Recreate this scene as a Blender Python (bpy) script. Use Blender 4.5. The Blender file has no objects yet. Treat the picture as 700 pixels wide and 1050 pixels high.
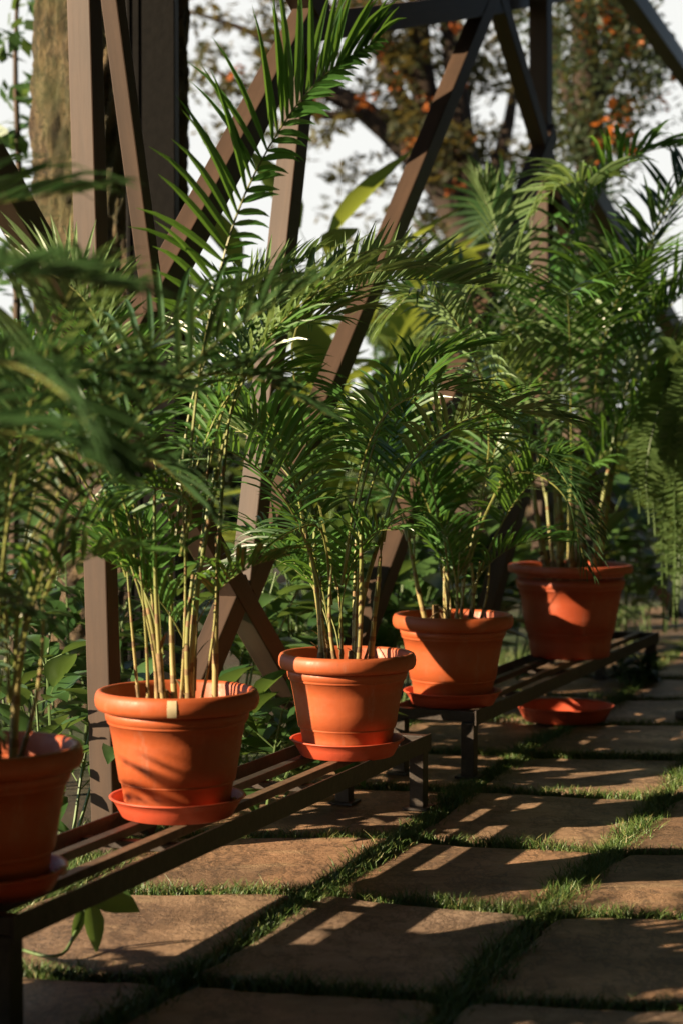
import bpy, bmesh, math, random
from mathutils import Vector, Matrix, Euler, noise as mn
R = math.radians
V = Vector
C = bpy.context.scene.collection
S = bpy.context.scene

# ------------------------------------------------------------------ camera
F, YH, HC = 2000.0, 455.0, 1.15            # focal length in photo pixels, horizon row, eye height
PITCH = math.atan((525.0 - YH) / F)
cd = bpy.data.cameras.new('camera')
cam = bpy.data.objects.new('camera', cd); C.objects.link(cam)
cam.location = (0, 0, HC)
cam.rotation_euler = (R(90) - PITCH, 0, 0)
cd.sensor_fit = 'VERTICAL'; cd.sensor_height = 36.0; cd.sensor_width = 24.0
cd.lens = F / 1050.0 * 36.0
cd.clip_start = 0.05; cd.clip_end = 600
cd.dof.use_dof = True; cd.dof.focus_distance = 5.55; cd.dof.aperture_fstop = 2.8
S.camera = cam

# ------------------------------------------------------------------ light
SUN_EL, SUN_DIR = 21.0, V((0.927, 0.375, 0))    # horizontal travel of the light
SUN_DIR.normalize()
world = bpy.data.worlds.new('World'); S.world = world; world.use_nodes = True
nt = world.node_tree
sky = nt.nodes.new('ShaderNodeTexSky'); sky.sky_type = 'NISHITA'; sky.sun_disc = False
sky.sun_elevation = R(SUN_EL)
sky.sun_rotation = math.atan2(-SUN_DIR.x, -SUN_DIR.y)
sky.air_density = 0.8; sky.dust_density = 0.15; sky.ozone_density = 1.0
# a bright bank of thin cloud stands low ahead of the viewer
wc = nt.nodes.new('ShaderNodeTexCoord'); dp = nt.nodes.new('ShaderNodeVectorMath'); dp.operation = 'DOT_PRODUCT'
dp.inputs[1].default_value = (0.0, 0.985, 0.17)
nt.links.new(wc.outputs['Generated'], dp.inputs[0])
cn = nt.nodes.new('ShaderNodeTexNoise'); cn.inputs['Scale'].default_value = 3.0; cn.inputs['Detail'].default_value = 6
nt.links.new(wc.outputs['Generated'], cn.inputs['Vector'])
ca = nt.nodes.new('ShaderNodeMath'); ca.operation = 'MULTIPLY_ADD'; ca.inputs[1].default_value = 0.25
nt.links.new(cn.outputs['Fac'], ca.inputs[0]); nt.links.new(dp.outputs['Value'], ca.inputs[2])
cr = nt.nodes.new('ShaderNodeMapRange'); cr.inputs['From Min'].default_value = 0.97; cr.inputs['From Max'].default_value = 1.07
nt.links.new(ca.outputs[0], cr.inputs['Value'])
cm = nt.nodes.new('ShaderNodeMix'); cm.data_type = 'RGBA'
nt.links.new(cr.outputs[0], cm.inputs[0]); nt.links.new(sky.outputs[0], cm.inputs[6]); cm.inputs[7].default_value = (7.6, 7.65, 7.4, 1)
nt.links.new(cm.outputs[2], nt.nodes['Background'].inputs[0])
nt.nodes['Background'].inputs[1].default_value = 0.05
sd = bpy.data.lights.new('sun', 'SUN'); sd.energy = 5.0; sd.angle = R(0.5); sd.color = (1.0, 0.80, 0.55)
so = bpy.data.objects.new('sun', sd); C.objects.link(so)
ld = V((SUN_DIR.x * math.cos(R(SUN_EL)), SUN_DIR.y * math.cos(R(SUN_EL)), -math.sin(R(SUN_EL))))
so.rotation_euler = ld.to_track_quat('-Z', 'Y').to_euler()
S.view_settings.view_transform = 'Standard'; S.view_settings.look = 'None'
S.view_settings.exposure = 1.32; S.view_settings.gamma = 1.0; S.view_settings.use_curve_mapping = False
S.cycles.use_denoising = True
S.cycles.max_bounces = 8; S.cycles.diffuse_bounces = 4; S.cycles.glossy_bounces = 3
S.cycles.transmission_bounces = 4; S.cycles.transparent_max_bounces = 6
S.cycles.sample_clamp_indirect = 4.0

# ------------------------------------------------------------------ helpers
def ray(x, y):
    """direction of a photo pixel, scaled so that its world Y is 1"""
    a, b = (x - 350.0) / F, -(y - 525.0) / F
    c, s = math.cos(PITCH), math.sin(PITCH)
    d = V((a, c + b * s, b * c - s))
    return d / d.y
def at(x, y, Y):
    return V((0, 0, HC)) + ray(x, y) * Y
def on_z(x, y, z=0.0):
    d = ray(x, y)
    return V((0, 0, HC)) + d * ((z - HC) / d.z)
U = V((0.358, 0.934, 0)); U.normalize()          # along the benches
W = V((-U.y, U.x, 0))                            # across, away from the path
L0P = V((-0.65, 5.5, 0))                         # a point of the lattice plane
def on_lattice(x, y, off=0.0):
    d = ray(x, y); p = L0P + W * off
    o = V((0, 0, HC))
    return o + d * ((p - o).dot(W) / d.dot(W))

def tag(o, label=None, cat=None, group=None, kind=None):
    if label: o['label'] = label
    if cat: o['category'] = cat
    if group: o['group'] = group
    if kind: o['kind'] = kind
    return o
def thing(name, label, cat, loc=(0, 0, 0), rz=0.0, group=None):
    o = bpy.data.objects.new(name, None); C.objects.link(o)
    o.empty_display_size = 0.1
    o.location = loc; o.rotation_euler = (0, 0, rz)
    return tag(o, label, cat, group)

class MB:
    def __init__(s): s.v = []; s.f = []; s.m = []
    def add(s, vs, fs, m=0):
        b = len(s.v); s.v.extend([tuple(p) for p in vs])
        for f in fs: s.f.append([i + b for i in f]); s.m.append(m)
    def box(s, c, d, rot=None):
        c = V(c); h = [x / 2 for x in d]
        vs = []
        for sx, sy, sz in ((-1,-1,-1),(1,-1,-1),(1,1,-1),(-1,1,-1),(-1,-1,1),(1,-1,1),(1,1,1),(-1,1,1)):
            p = V((sx * h[0], sy * h[1], sz * h[2]))
            if rot is not None: p = rot @ p
            vs.append(c + p)
        s.add(vs, [(0,3,2,1),(4,5,6,7),(0,1,5,4),(1,2,6,5),(2,3,7,6),(3,0,4,7)])
    def tube(s, pts, rad, n=6, cap=True):
        pts = [V(p) for p in pts]; k = len(pts)
        if not hasattr(rad, '__len__'): rad = [rad] * k
        t0 = (pts[1] - pts[0]).normalized()
        a = t0.cross(V((0, 0, 1)))
        if a.length < 1e-3: a = t0.cross(V((1, 0, 0)))
        a.normalize(); vs = []
        for i, p in enumerate(pts):
            t = (pts[min(i + 1, k - 1)] - pts[max(i - 1, 0)])
            if t.length > 1e-9: t.normalize()
            else: t = t0
            a = a - t * a.dot(t)
            if a.length < 1e-6: a = t.orthogonal()
            a.normalize(); b = t.cross(a)
            for j in range(n):
                q = 2 * math.pi * j / n
                vs.append(p + (a * math.cos(q) + b * math.sin(q)) * rad[i])
        fs = []
        for i in range(k - 1):
            for j in range(n):
                fs.append((i*n + j, i*n + (j+1) % n, (i+1)*n + (j+1) % n, (i+1)*n + j))
        if cap: fs.append(tuple(range(n))[::-1]); fs.append(tuple((k-1)*n + j for j in range(n)))
        s.add(vs, fs)
    def lathe(s, prof, n=72, wob=None):
        vs = []; k = len(prof); fs = []
        for r, z in prof:
            for j in range(n):
                q = 2 * math.pi * j / n
                rr = r * (1 + (wob(q, z) if wob else 0))
                vs.append((rr * math.cos(q), rr * math.sin(q), z))
        for i in range(k - 1):
            for j in range(n):
                fs.append((i*n + j, i*n + (j+1) % n, (i+1)*n + (j+1) % n, (i+1)*n + j))
        s.add(vs, fs)
    def build(s, name, mat, parent=None, smooth=False, bevel=0.0):
        me = bpy.data.meshes.new(name)
        me.from_pydata(s.v, [], s.f); me.validate()
        if smooth: me.polygons.foreach_set('use_smooth', [True] * len(me.polygons))
        mats = mat if isinstance(mat, (list, tuple)) else [mat]
        for m in mats: me.materials.append(m)
        if len(mats) > 1: me.polygons.foreach_set('material_index', s.m)
        o = bpy.data.objects.new(name, me); C.objects.link(o)
        if parent: o.parent = parent
        if bevel:
            b = o.modifiers.new('bevel', 'BEVEL'); b.width = bevel; b.segments = 2
        return o

def spline(pts, n):
    """Catmull-Rom through pts, n samples"""
    pts = [V(p) for p in pts]
    P = [pts[0] * 2 - pts[1]] + pts + [pts[-1] * 2 - pts[-2]]
    out = []; k = len(pts) - 1
    for i in range(n):
        t = i / (n - 1) * k; j = min(int(t), k - 1); t -= j
        a, b, c, d = P[j], P[j+1], P[j+2], P[j+3]
        out.append(0.5 * ((2*b) + (c - a)*t + (2*a - 5*b + 4*c - d)*t*t + (3*b - a - 3*c + d)*t**3))
    return out

# ------------------------------------------------------------------ materials
def mat(name):
    m = bpy.data.materials.new(name); m.use_nodes = True
    n = m.node_tree.nodes; return m, n, m.node_tree.links, n['Principled BSDF']
def noise(n, l, scale, detail=6, rough=.6, coord='Object', vec=None, stretch=None):
    tc = n.new('ShaderNodeTexCoord'); t = n.new('ShaderNodeTexNoise')
    t.inputs['Scale'].default_value = scale; t.inputs['Detail'].default_value = detail
    t.inputs['Roughness'].default_value = rough
    if stretch:
        mp = n.new('ShaderNodeMapping'); mp.inputs['Scale'].default_value = stretch
        l.new(tc.outputs[coord], mp.inputs[0]); l.new(mp.outputs[0], t.inputs['Vector'])
    else: l.new(tc.outputs[coord], t.inputs['Vector'])
    return t.outputs['Fac']
def ramp(n, l, fac, stops):
    r = n.new('ShaderNodeValToRGB'); e = r.color_ramp.elements
    while len(e) < len(stops): e.new(0.5)
    for x, (p, c) in zip(e, stops): x.position = p; x.color = (*c, 1) if len(c) == 3 else c
    l.new(fac, r.inputs[0]); return r.outputs[0]
def mix(n, l, fac, a, b, mode='MIX'):
    m = n.new('ShaderNodeMix'); m.data_type = 'RGBA'; m.blend_type = mode
    for s, v in ((0, fac), (6, a), (7, b)):
        if hasattr(v, 'is_output'): l.new(v, m.inputs[s])
        elif s == 0: m.inputs[0].default_value = v
        else: m.inputs[s].default_value = (*v, 1)
    return m.outputs[2]
def bump(n, l, h, strength, dist, bs):
    b = n.new('ShaderNodeBump'); b.inputs['Strength'].default_value = strength; b.inputs['Distance'].default_value = dist
    l.new(h, b.inputs['Height']); l.new(b.outputs[0], bs.inputs['Normal'])
g3 = lambda x: (x, x, x)

def m_terracotta(name, a, b):
    m, n, l, bs = mat(name)
    f = noise(n, l, 5, 5); f2 = noise(n, l, 60, 4)
    col = ramp(n, l, f, [(.3, a), (.72, b)])
    dust = ramp(n, l, noise(n, l, 9, 8, .7, stretch=(1, 1, .35)), [(.56, g3(0)), (.8, g3(.28))])
    col = mix(n, l, dust, col, (.50, .30, .20))
    lime = ramp(n, l, noise(n, l, 17, 10, .8, stretch=(1, 1, .22)), [(.57, g3(0)), (.70, g3(.30))])
    col = mix(n, l, lime, col, (.46, .30, .22))
    dirt = ramp(n, l, noise(n, l, 26, 10, .8), [(.56, g3(0)), (.72, g3(.55))])
    col = mix(n, l, dirt, col, (.22, .085, .04))
    l.new(col, bs.inputs['Base Color'])
    l.new(ramp(n, l, f2, [(.3, g3(.42)), (.8, g3(.66))]), bs.inputs['Roughness'])
    bump(n, l, f2, .12, .004, bs); return m
def m_leaf(name, a, b, back, trans=.3, rough=.38, scale=3.0, spec=.7):
    m, n, l, bs = mat(name)
    oi = n.new('ShaderNodeObjectInfo'); gi = n.new('ShaderNodeNewGeometry')
    f = noise(n, l, scale, 3)
    x = n.new('ShaderNodeMath'); x.operation = 'MULTIPLY_ADD'
    l.new(gi.outputs['Random Per Island'], x.inputs[0]); x.inputs[1].default_value = .45
    y = n.new('ShaderNodeMath'); y.operation = 'MULTIPLY_ADD'
    l.new(f, y.inputs[0]); y.inputs[1].default_value = .5
    z = n.new('ShaderNodeMath'); z.operation = 'MULTIPLY'
    l.new(oi.outputs['Random'], z.inputs[0]); z.inputs[1].default_value = .3
    l.new(z.outputs[0], y.inputs[2]); l.new(y.outputs[0], x.inputs[2])
    col = ramp(n, l, x.outputs[0], [(.25, a), (.85, b), (1.0, tuple(v * 1.25 for v in b))])
    l.new(col, bs.inputs['Base Color']); bs.inputs['Roughness'].default_value = rough
    bs.inputs['Specular IOR Level'].default_value = spec
    tr = n.new('ShaderNodeBsdfTranslucent')
    l.new(mix(n, l, .55, col, back), tr.inputs[0])
    ms = n.new('ShaderNodeMixShader'); ms.inputs[0].default_value = trans
    l.new(bs.outputs[0], ms.inputs[1]); l.new(tr.outputs[0], ms.inputs[2])
    l.new(ms.outputs[0], n['Material Output'].inputs[0]); return m
def m_wood(name, a, b, rough=.6):
    m, n, l, bs = mat(name)
    f = noise(n, l, 14, 8, .65, stretch=(1, 1, .08)); g = noise(n, l, 4, 5)
    col = mix(n, l, g, ramp(n, l, f, [(.3, a), (.7, b)]), tuple(v * .8 for v in a))
    l.new(col, bs.inputs['Base Color']); bs.inputs['Roughness'].default_value = rough
    bump(n, l, f, .25, .004, bs); return m
def m_plain(name, c, rough=.6, var=.25, scale=20, bmp=.1, spec=.5):
    m, n, l, bs = mat(name); f = noise(n, l, scale, 6)
    l.new(ramp(n, l, f, [(.3, tuple(v * (1 - var) for v in c)), (.7, tuple(v * (1 + var) for v in c))]), bs.inputs['Base Color'])
    bs.inputs['Roughness'].default_value = rough; bs.inputs['Specular IOR Level'].default_value = spec
    bump(n, l, f, bmp * 3, .005, bs); return m

M = {}
M['pot'] = m_terracotta('terracotta_plastic', (.40, .078, .020), (.49, .108, .031))
M['pot_warm'] = m_terracotta('terracotta_warm', (.41, .086, .025), (.50, .118, .038))
M['pot_red'] = m_terracotta('terracotta_red', (.38, .062, .02), (.45, .085, .03))
M['saucer'] = m_terracotta('saucer_red', (.55, .075, .030), (.62, .10, .042))
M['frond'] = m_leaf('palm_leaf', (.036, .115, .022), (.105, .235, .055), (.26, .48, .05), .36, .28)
M['frond_dark'] = m_leaf('palm_leaf_dark', (.018, .052, .016), (.05, .115, .034), (.12, .22, .04), .2, .38)  # shaded copy of palm_leaf: shade put into the colour
M['frond_lit'] = m_leaf('palm_leaf_pale', (.10, .185, .06), (.21, .30, .13), (.34, .48, .09), .30, .30)  # lit copy of palm_leaf: sunlight put into the colour
m, n, l, bs = mat('palm_cane'); M['cane'] = m
tc = n.new('ShaderNodeTexCoord'); sx = n.new('ShaderNodeSeparateXYZ'); l.new(tc.outputs['Object'], sx.inputs[0])
f = noise(n, l, 11, 6, stretch=(1, 1, .4))
za = n.new('ShaderNodeMath'); za.operation = 'MULTIPLY_ADD'; l.new(f, za.inputs[0]); za.inputs[1].default_value = .45; l.new(sx.outputs['Z'], za.inputs[2])
l.new(ramp(n, l, za.outputs[0], [(.10, (.36, .25, .12)), (.30, (.40, .32, .13)), (.50, (.24, .25, .075)), (.85, (.11, .17, .045))]), bs.inputs['Base Color'])
bs.inputs['Roughness'].default_value = .42; bump(n, l, f, .3, .004, bs)
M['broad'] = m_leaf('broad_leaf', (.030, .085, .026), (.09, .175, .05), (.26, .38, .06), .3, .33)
M['broad_lit'] = m_leaf('pale_broad_leaf', (.10, .17, .03), (.20, .28, .06), (.45, .50, .06), .45, .45)  # lit copy of broad_leaf: sunlight put into the colour
M['tree_leaf'] = m_leaf('tree_leaf', (.018, .042, .018), (.05, .075, .028), (.22, .19, .04), .35, .55)
M['tree_leaf_warm'] = m_leaf('tree_leaf_warm', (.03, .042, .014), (.085, .080, .024), (.34, .24, .05), .35, .55)
M['blossom'] = m_leaf('orange_blossom', (.45, .10, .02), (.65, .20, .04), (.8, .25, .04), .4, .6)  # small orange bits set along limbs and in crowns
M['fern'] = m_leaf('fern_leaf', (.075, .15, .04), (.16, .25, .08), (.32, .42, .10), .38, .45)
M['wood'] = m_wood('stained_wood', (.045, .026, .016), (.125, .070, .041))
M['iron'] = m_plain('brown_painted_iron', (.040, .028, .020), .5, .4, 30, .15)
M['slat'] = m_plain('worn_iron_strip', (.15, .095, .055), .55, .4, 25, .15)  # lighter tan than the rest of the bench iron
M['hedge_core'] = m_plain('hedge_core', (.012, .02, .008), .9, .3, 8)
M['black'] = m_plain('black_painted_wood', (.007, .006, .005), .75, .3, 30, .1, .2)  # near black of the added column and roof boards
M['bagm'] = m_plain('black_plastic', (.012, .013, .016), .3, .3, 10, .1)
M['husk'] = m_plain('dry_husk', (.23, .145, .065), .75, .45, 40, .2)
M['rachis'] = m_plain('leaf_rib', (.20, .21, .06), .4, .3, 6)
M['stem'] = m_plain('green_stem', (.10, .16, .05), .5, .3, 9)
M['twig'] = m_plain('twig', (.08, .05, .03), .8, .4, 9)
M['pebble'] = m_plain('pink_pebble', (.5, .30, .24), .6, .3, 30)
M['tape'] = m_plain('cream_tape', (.62, .50, .30), .6, .15, 30)

m, n, l, bs = mat('bark'); M['bark'] = m
f = noise(n, l, 13, 12, .75, stretch=(1, 1, .4)); g = noise(n, l, 2.2, 6)
col = ramp(n, l, f, [(.38, (.02, .014, .009)), (.5, (.12, .08, .045)), (.62, (.27, .19, .10))])
vo = n.new('ShaderNodeTexVoronoi'); vo.feature = 'DISTANCE_TO_EDGE'; vo.inputs['Scale'].default_value = 11
tcb = n.new('ShaderNodeTexCoord'); mpb = n.new('ShaderNodeMapping'); mpb.inputs['Scale'].default_value = (1.3, 1.3, .45)
nb_ = n.new('ShaderNodeTexNoise'); nb_.inputs['Scale'].default_value = 9; nb_.inputs['Detail'].default_value = 5
l.new(tcb.outputs['Object'], nb_.inputs['Vector']); mv = n.new('ShaderNodeVectorMath'); mv.operation = 'MULTIPLY_ADD'; mv.inputs[1].default_value = (.22, .22, .22)
l.new(nb_.outputs['Color'], mv.inputs[0]); l.new(tcb.outputs['Object'], mv.inputs[2]); l.new(mv.outputs[0], mpb.inputs[0]); l.new(mpb.outputs[0], vo.inputs['Vector'])
crk = ramp(n, l, vo.outputs['Distance'], [(.0, g3(1)), (.07, g3(0))])
col = mix(n, l, crk, col, (.018, .012, .008))
moss = ramp(n, l, g, [(.45, g3(0)), (.65, g3(.5))])
l.new(mix(n, l, moss, col, (.12, .13, .04)), bs.inputs['Base Color']); bs.inputs['Roughness'].default_value = .9
bump(n, l, f, 1.0, .06, bs)

M['limb'] = m_plain('dark_limb_bark', (.035, .022, .014), .9, .5, 5, .3)
m, n, l, bs = mat('potting_soil'); M['soil'] = m
f = noise(n, l, 45, 8, .7)
l.new(ramp(n, l, f, [(.3, (.04, .02, .012)), (.55, (.16, .08, .04)), (.75, (.38, .22, .12))]), bs.inputs['Base Color'])
bs.inputs['Roughness'].default_value = .95; bump(n, l, f, 1, .02, bs)

m, n, l, bs = mat('earth'); M['earth'] = m
f = noise(n, l, 6, 10, .7); g = noise(n, l, .5, 5)
l.new(mix(n, l, ramp(n, l, g, [(.42, g3(0)), (.6, g3(1))]),
          ramp(n, l, f, [(.3, (.022, .016, .010)), (.7, (.075, .052, .03))]), (.035, .06, .015)), bs.inputs['Base Color'])
bs.inputs['Roughness'].default_value = .95; bump(n, l, f, .8, .03, bs)

m, n, l, bs = mat('flagstone'); M['stone'] = m
gi = n.new('ShaderNodeNewGeometry')
f = noise(n, l, 2.6, 9, .62); g = noise(n, l, 16, 8, .7); h = noise(n, l, 5.5, 7, .65, stretch=(.6, 1.6, 1))
tone = ramp(n, l, gi.outputs['Random Per Island'], [(0, (.33, .20, .135)), (.35, (.53, .30, .165)), (.7, (.45, .29, .18)), (1, (.37, .26, .19))])
col = mix(n, l, ramp(n, l, f, [(.40, g3(0)), (.58, g3(.85))]), tone, (.20, .125, .075))
col = mix(n, l, ramp(n, l, h, [(.55, g3(0)), (.7, g3(.55))]), col, (.56, .40, .235))
col = mix(n, l, ramp(n, l, g, [(.54, g3(0)), (.72, g3(.7))]), col, (.085, .058, .042))
l.new(col, bs.inputs['Base Color'])
l.new(ramp(n, l, f, [(.35, g3(.42)), (.7, g3(.66))]), bs.inputs['Roughness'])
cr2 = noise(n, l, 3.2, 12, .78, stretch=(1.0, .45, 1)); vein = ramp(n, l, cr2, [(.475, g3(0)), (.50, g3(.8)), (.525, g3(0))])
fine = noise(n, l, 90, 6, .75)
col = mix(n, l, vein, col, (.075, .05, .035)); col = mix(n, l, ramp(n, l, fine, [(.35, g3(.35)), (.6, g3(0))]), col, (.09, .06, .04))
l.new(col, bs.inputs['Base Color'])
ad = n.new('ShaderNodeMath'); ad.operation = 'MULTIPLY_ADD'; l.new(g, ad.inputs[0]); ad.inputs[1].default_value = .6; l.new(h, ad.inputs[2])
ad2 = n.new('ShaderNodeMath'); ad2.operation = 'MULTIPLY_ADD'; l.new(fine, ad2.inputs[0]); ad2.inputs[1].default_value = .25; l.new(ad.outputs[0], ad2.inputs[2])
bump(n, l, ad2.outputs[0], .7, .025, bs)

m, n, l, bs = mat('grass_blade'); M['grass'] = m
gi = n.new('ShaderNodeNewGeometry')
l.new(ramp(n, l, gi.outputs['Random Per Island'], [(0, (.035, .085, .016)), (.6, (.085, .155, .03)), (.9, (.15, .19, .05)), (1, (.30, .23, .10))]), bs.inputs['Base Color'])
bs.inputs['Roughness'].default_value = .5

# ------------------------------------------------------------------ ground
def sheet(name, x0, x1, y0, y1, nx, ny, zf, m):
    b = MB(); vs = []
    for j in range(ny + 1):
        for i in range(nx + 1):
            x = x0 + (x1 - x0) * i / nx; y = y0 + (y1 - y0) * j / ny
            vs.append((x, y, zf(x, y)))
    b.add(vs, [(j*(nx+1)+i, j*(nx+1)+i+1, (j+1)*(nx+1)+i+1, (j+1)*(nx+1)+i) for j in range(ny) for i in range(nx)])
    return b.build(name, m, smooth=True)
def path_x(Y): return 0.335 * (Y - 5.17)          # the joint line left of the path's middle column
def gz(x, y):
    s = x - path_x(y) + .75                        # earth falls away from the slabs a little
    return -0.025 + (0.02 * math.sin(x * 1.7) * math.cos(y * 1.3) - .01 if s < 0 else 0)
tag(sheet('ground', -250, 250, -60, 400, 230, 230, lambda x, y: -0.022, M['earth']), kind='structure')

rnd = random.Random(4)
rows = [1.0, 1.75, 2.55, 3.36, 4.15, 4.92, 5.64, 6.46, 7.22, 8.03, 8.85, 9.6, 10.4, 11.2, 12.0, 12.8, 13.6]
cols = [-0.66, 0.0, 0.60, 1.22, 1.85, 2.5, 3.1]
def corner(r, c):                                   # grid node; rows tilt slightly across
    Y = rows[r]; X = path_x(Y) + cols[c]
    return V((X, Y - .2 * cols[c] + .05 * math.sin(r * 7.1 + c * 3.3), 0)) + V((.03 * math.sin(r * 5 + c * 2.2), 0, 0))
stones = MB(); outlines = []
for r in range(len(rows) - 1):
    for c in range(len(cols) - 1):
        q = [corner(r, c), corner(r, c + 1), corner(r + 1, c + 1), corner(r + 1, c)]
        cen = sum(q, V()) / 4
        q = [p + (cen - p).normalized() * rnd.uniform(.032, .055) for p in q]
        ring = []; NS = 14
        for k in range(4):
            a, b = q[k], q[(k + 1) % 4]; d = (b - a); nn = V((d.y, -d.x, 0)).normalized()
            ph, am = rnd.uniform(0, 6), rnd.uniform(.006, .018)
            for i in range(NS):
                t = i / NS
                w = am * math.sin(ph + t * 5) + rnd.uniform(-.007, .007)
                if t < .06: w -= .018
                elif t < .12 or t > .93: w -= .005
                ring.append(a + d * t + nn * w)
        z = rnd.uniform(-.006, .003); tx, ty = rnd.uniform(-.006, .006), rnd.uniform(-.006, .006)
        def lift(p, dz): return V((p.x, p.y, z + dz + tx * (p.x - cen.x) + ty * (p.y - cen.y)))
        n_ = len(ring)
        v0 = [lift(p, -.05) for p in ring]
        v1 = [lift(p, -.008) for p in ring]
        v2 = [lift(p + (cen - p).normalized() * .007, -.002) for p in ring]
        v3 = [lift(p + (cen - p).normalized() * .02, 0) for p in ring]
        fs = []
        for k in range(3):
            for i in range(n_):
                fs.append((k*n_ + i, k*n_ + (i+1) % n_, (k+1)*n_ + (i+1) % n_, (k+1)*n_ + i))
        fs.append(tuple(range(3 * n_, 4 * n_)))
        stones.add(v0 + v1 + v2 + v3, fs); outlines.append(q)
tag(stones.build('path', M['stone']), kind='structure')

gb = MB(); rnd = random.Random(9)
def blade(p, h, lean):
    a = rnd.uniform(0, 6.28); w = rnd.uniform(.0009, .0020)
    s = V((math.cos(a), math.sin(a), 0)) * w
    b = rnd.uniform(0, 6.28); ln = V((math.cos(b), math.sin(b), 0)) * lean * h
    m_ = p + V((0, 0, h * .6)) + ln * .35; t = p + V((0, 0, h)) + ln
    gb.add([p - s, p + s, m_ + s * .8, m_ - s * .8, t], [(0, 1, 2, 3), (3, 2, 4)])
def strip(a, b, w, dens):
    d = b - a; L = d.length; nn = V((-d.y, d.x, 0)).normalized()
    far = (a + b).y / 2; dn = dens * (1.0 if far < 8 else .45)
    cl = [(rnd.random(), rnd.uniform(.5, 1.3)) for _ in range(max(2, int(L * 6)))]
    for _ in range(int(L * w * dn)):
        t = rnd.random()
        k = min(cl, key=lambda q: abs(q[0] - t)); hh = k[1]
        if rnd.random() > .35 + .6 * min(hh, 1): continue
        u = max(-1.25, min(1.25, rnd.gauss(0, .55)))
        p = a + d * t + nn * u * w * .5; p.z = -.022
        blade(p, (rnd.uniform(.014, .040) + .010) * (.6 + .4 * hh), rnd.uniform(.2, 1.2))
for c in range(len(cols)):
    for r in range(len(rows) - 1):
        if rows[r] < 2.4: continue
        strip(corner(r, c), corner(r + 1, c), .105, 27000)
for r in range(3, len(rows)):
    for c in range(len(cols) - 1):
        strip(corner(r, c), corner(r, c + 1), .09, 25000)
for r in range(3, len(rows) - 1):                    # ragged fringe under the benches
    a, b = corner(r, 0), corner(r + 1, 0)
    strip(a + V((-.12, 0, 0)), b + V((-.12, 0, 0)), .34, 6500)
tag(gb.build('grass', M['grass']), 'short green grass growing in the joints between the brown paving slabs', 'grass', kind='stuff')

# ------------------------------------------------------------------ lattice
lat = thing('timber_lattice', 'tall brown timber lattice of crossing diagonal beams behind the row of potted palms', 'lattice', L0P)
member_count = [0]
def member(name, p, q, wu=.085, wv=.062, off=0.0):
    member_count[0] += 1; wv += .0017 * member_count[0]
    p, q = V(p) + W * off - L0P, V(q) + W * off - L0P
    ax = (q - p); L = ax.length; ax.normalize()
    nv = W - ax * W.dot(ax); nv.normalize(); nu = nv.cross(ax)
    rot = Matrix((nu, nv, ax)).transposed()
    b = MB(); b.box((0, 0, 0), (wu, wv, L))
    o = b.build(name, M['wood'], lat, bevel=.004)
    o.location = (p + q) / 2; o.rotation_euler = rot.to_euler()
    return o
def lm(name, x0, y0, x1, y1, off=0.0, wu=.085, wv=.062, e0=0.0, e1=0.0):
    p, q = on_lattice(x0, y0, off) - W * off, on_lattice(x1, y1, off) - W * off
    d = (q - p).normalized()
    p -= d * e0; q += d * e1
    if q.z < -.03: q = p + (q - p) * ((p.z + .03) / (p.z - q.z))
    if p.z < -.03: p = q + (p - q) * ((q.z + .03) / (q.z - p.z))
    return member(name, p, q, wu, wv, off)
lm('post', 82, -160, 112, 880, 0, .07, .07)
lm('brace', 108, -60, 156, 300, -.16, .05, .045, 0, .05)
lm('brace', 318, 12, 100, 415, .0, .095, .07, .1, .0)
lm('brace', 326, -90, 252, 606, 0, .095, .065, .0, .0)
lm('beam', 312, 29, 508, 3, 0, .10, .06, 0, .1)
lm('brace', 499, 0, 251, 608, 0, .09, .062, .15, .0)
lm('brace', 246, 598, 140, 850, 0, .09, .062, .0, .0)
lm('brace', 500, -30, 585, 250, -.0, .09, .06, .2, .0)
lm('post', 553, -160, 556, 520, .07, .11, .08, .0, 2.0)
lm('brace', 545, 180, 330, 760, 0, .09, .062, .4, .0)
lm('brace', 566, 380, 470, 735, .0, .09, .062, .3, .0)
lm('brace', -30, 135, 330, 765, 0, .085, .06, .5, .0)
lm('brace', 640, -12, 716, 94, .0, .12, .08, .6, 8.0)
lm('brace', 600, 190, 720, 388, .1, .12, .08, .0, 6.0)
lm('brace', 585, 447, 690, 619, .0, .10, .07, .0, 3.0)
lm('beam', 420, 18, 560, -4, .20, .08, .06, .1, 2.0)
lm('brace', 318, 10, 245, -130, .002, .09, .06, 0, 0)

t = thing('column', 'black ribbed square column behind the narrow left brace', 'column', at(158, 455, 7.7).xy.to_3d())  # black shaft added to make the strip beside the trunk dark
b = MB(); b.box((0, 0, 2.2), (.19, .19, 4.5)); b.build('shaft', M['black'], t, bevel=.004)
b = MB()
for k in range(2): b.box((-.085 + .035 * k, -.097, 2.2), (.010, .006, 4.5))
b.build('rib', M['black'], t)

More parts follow.
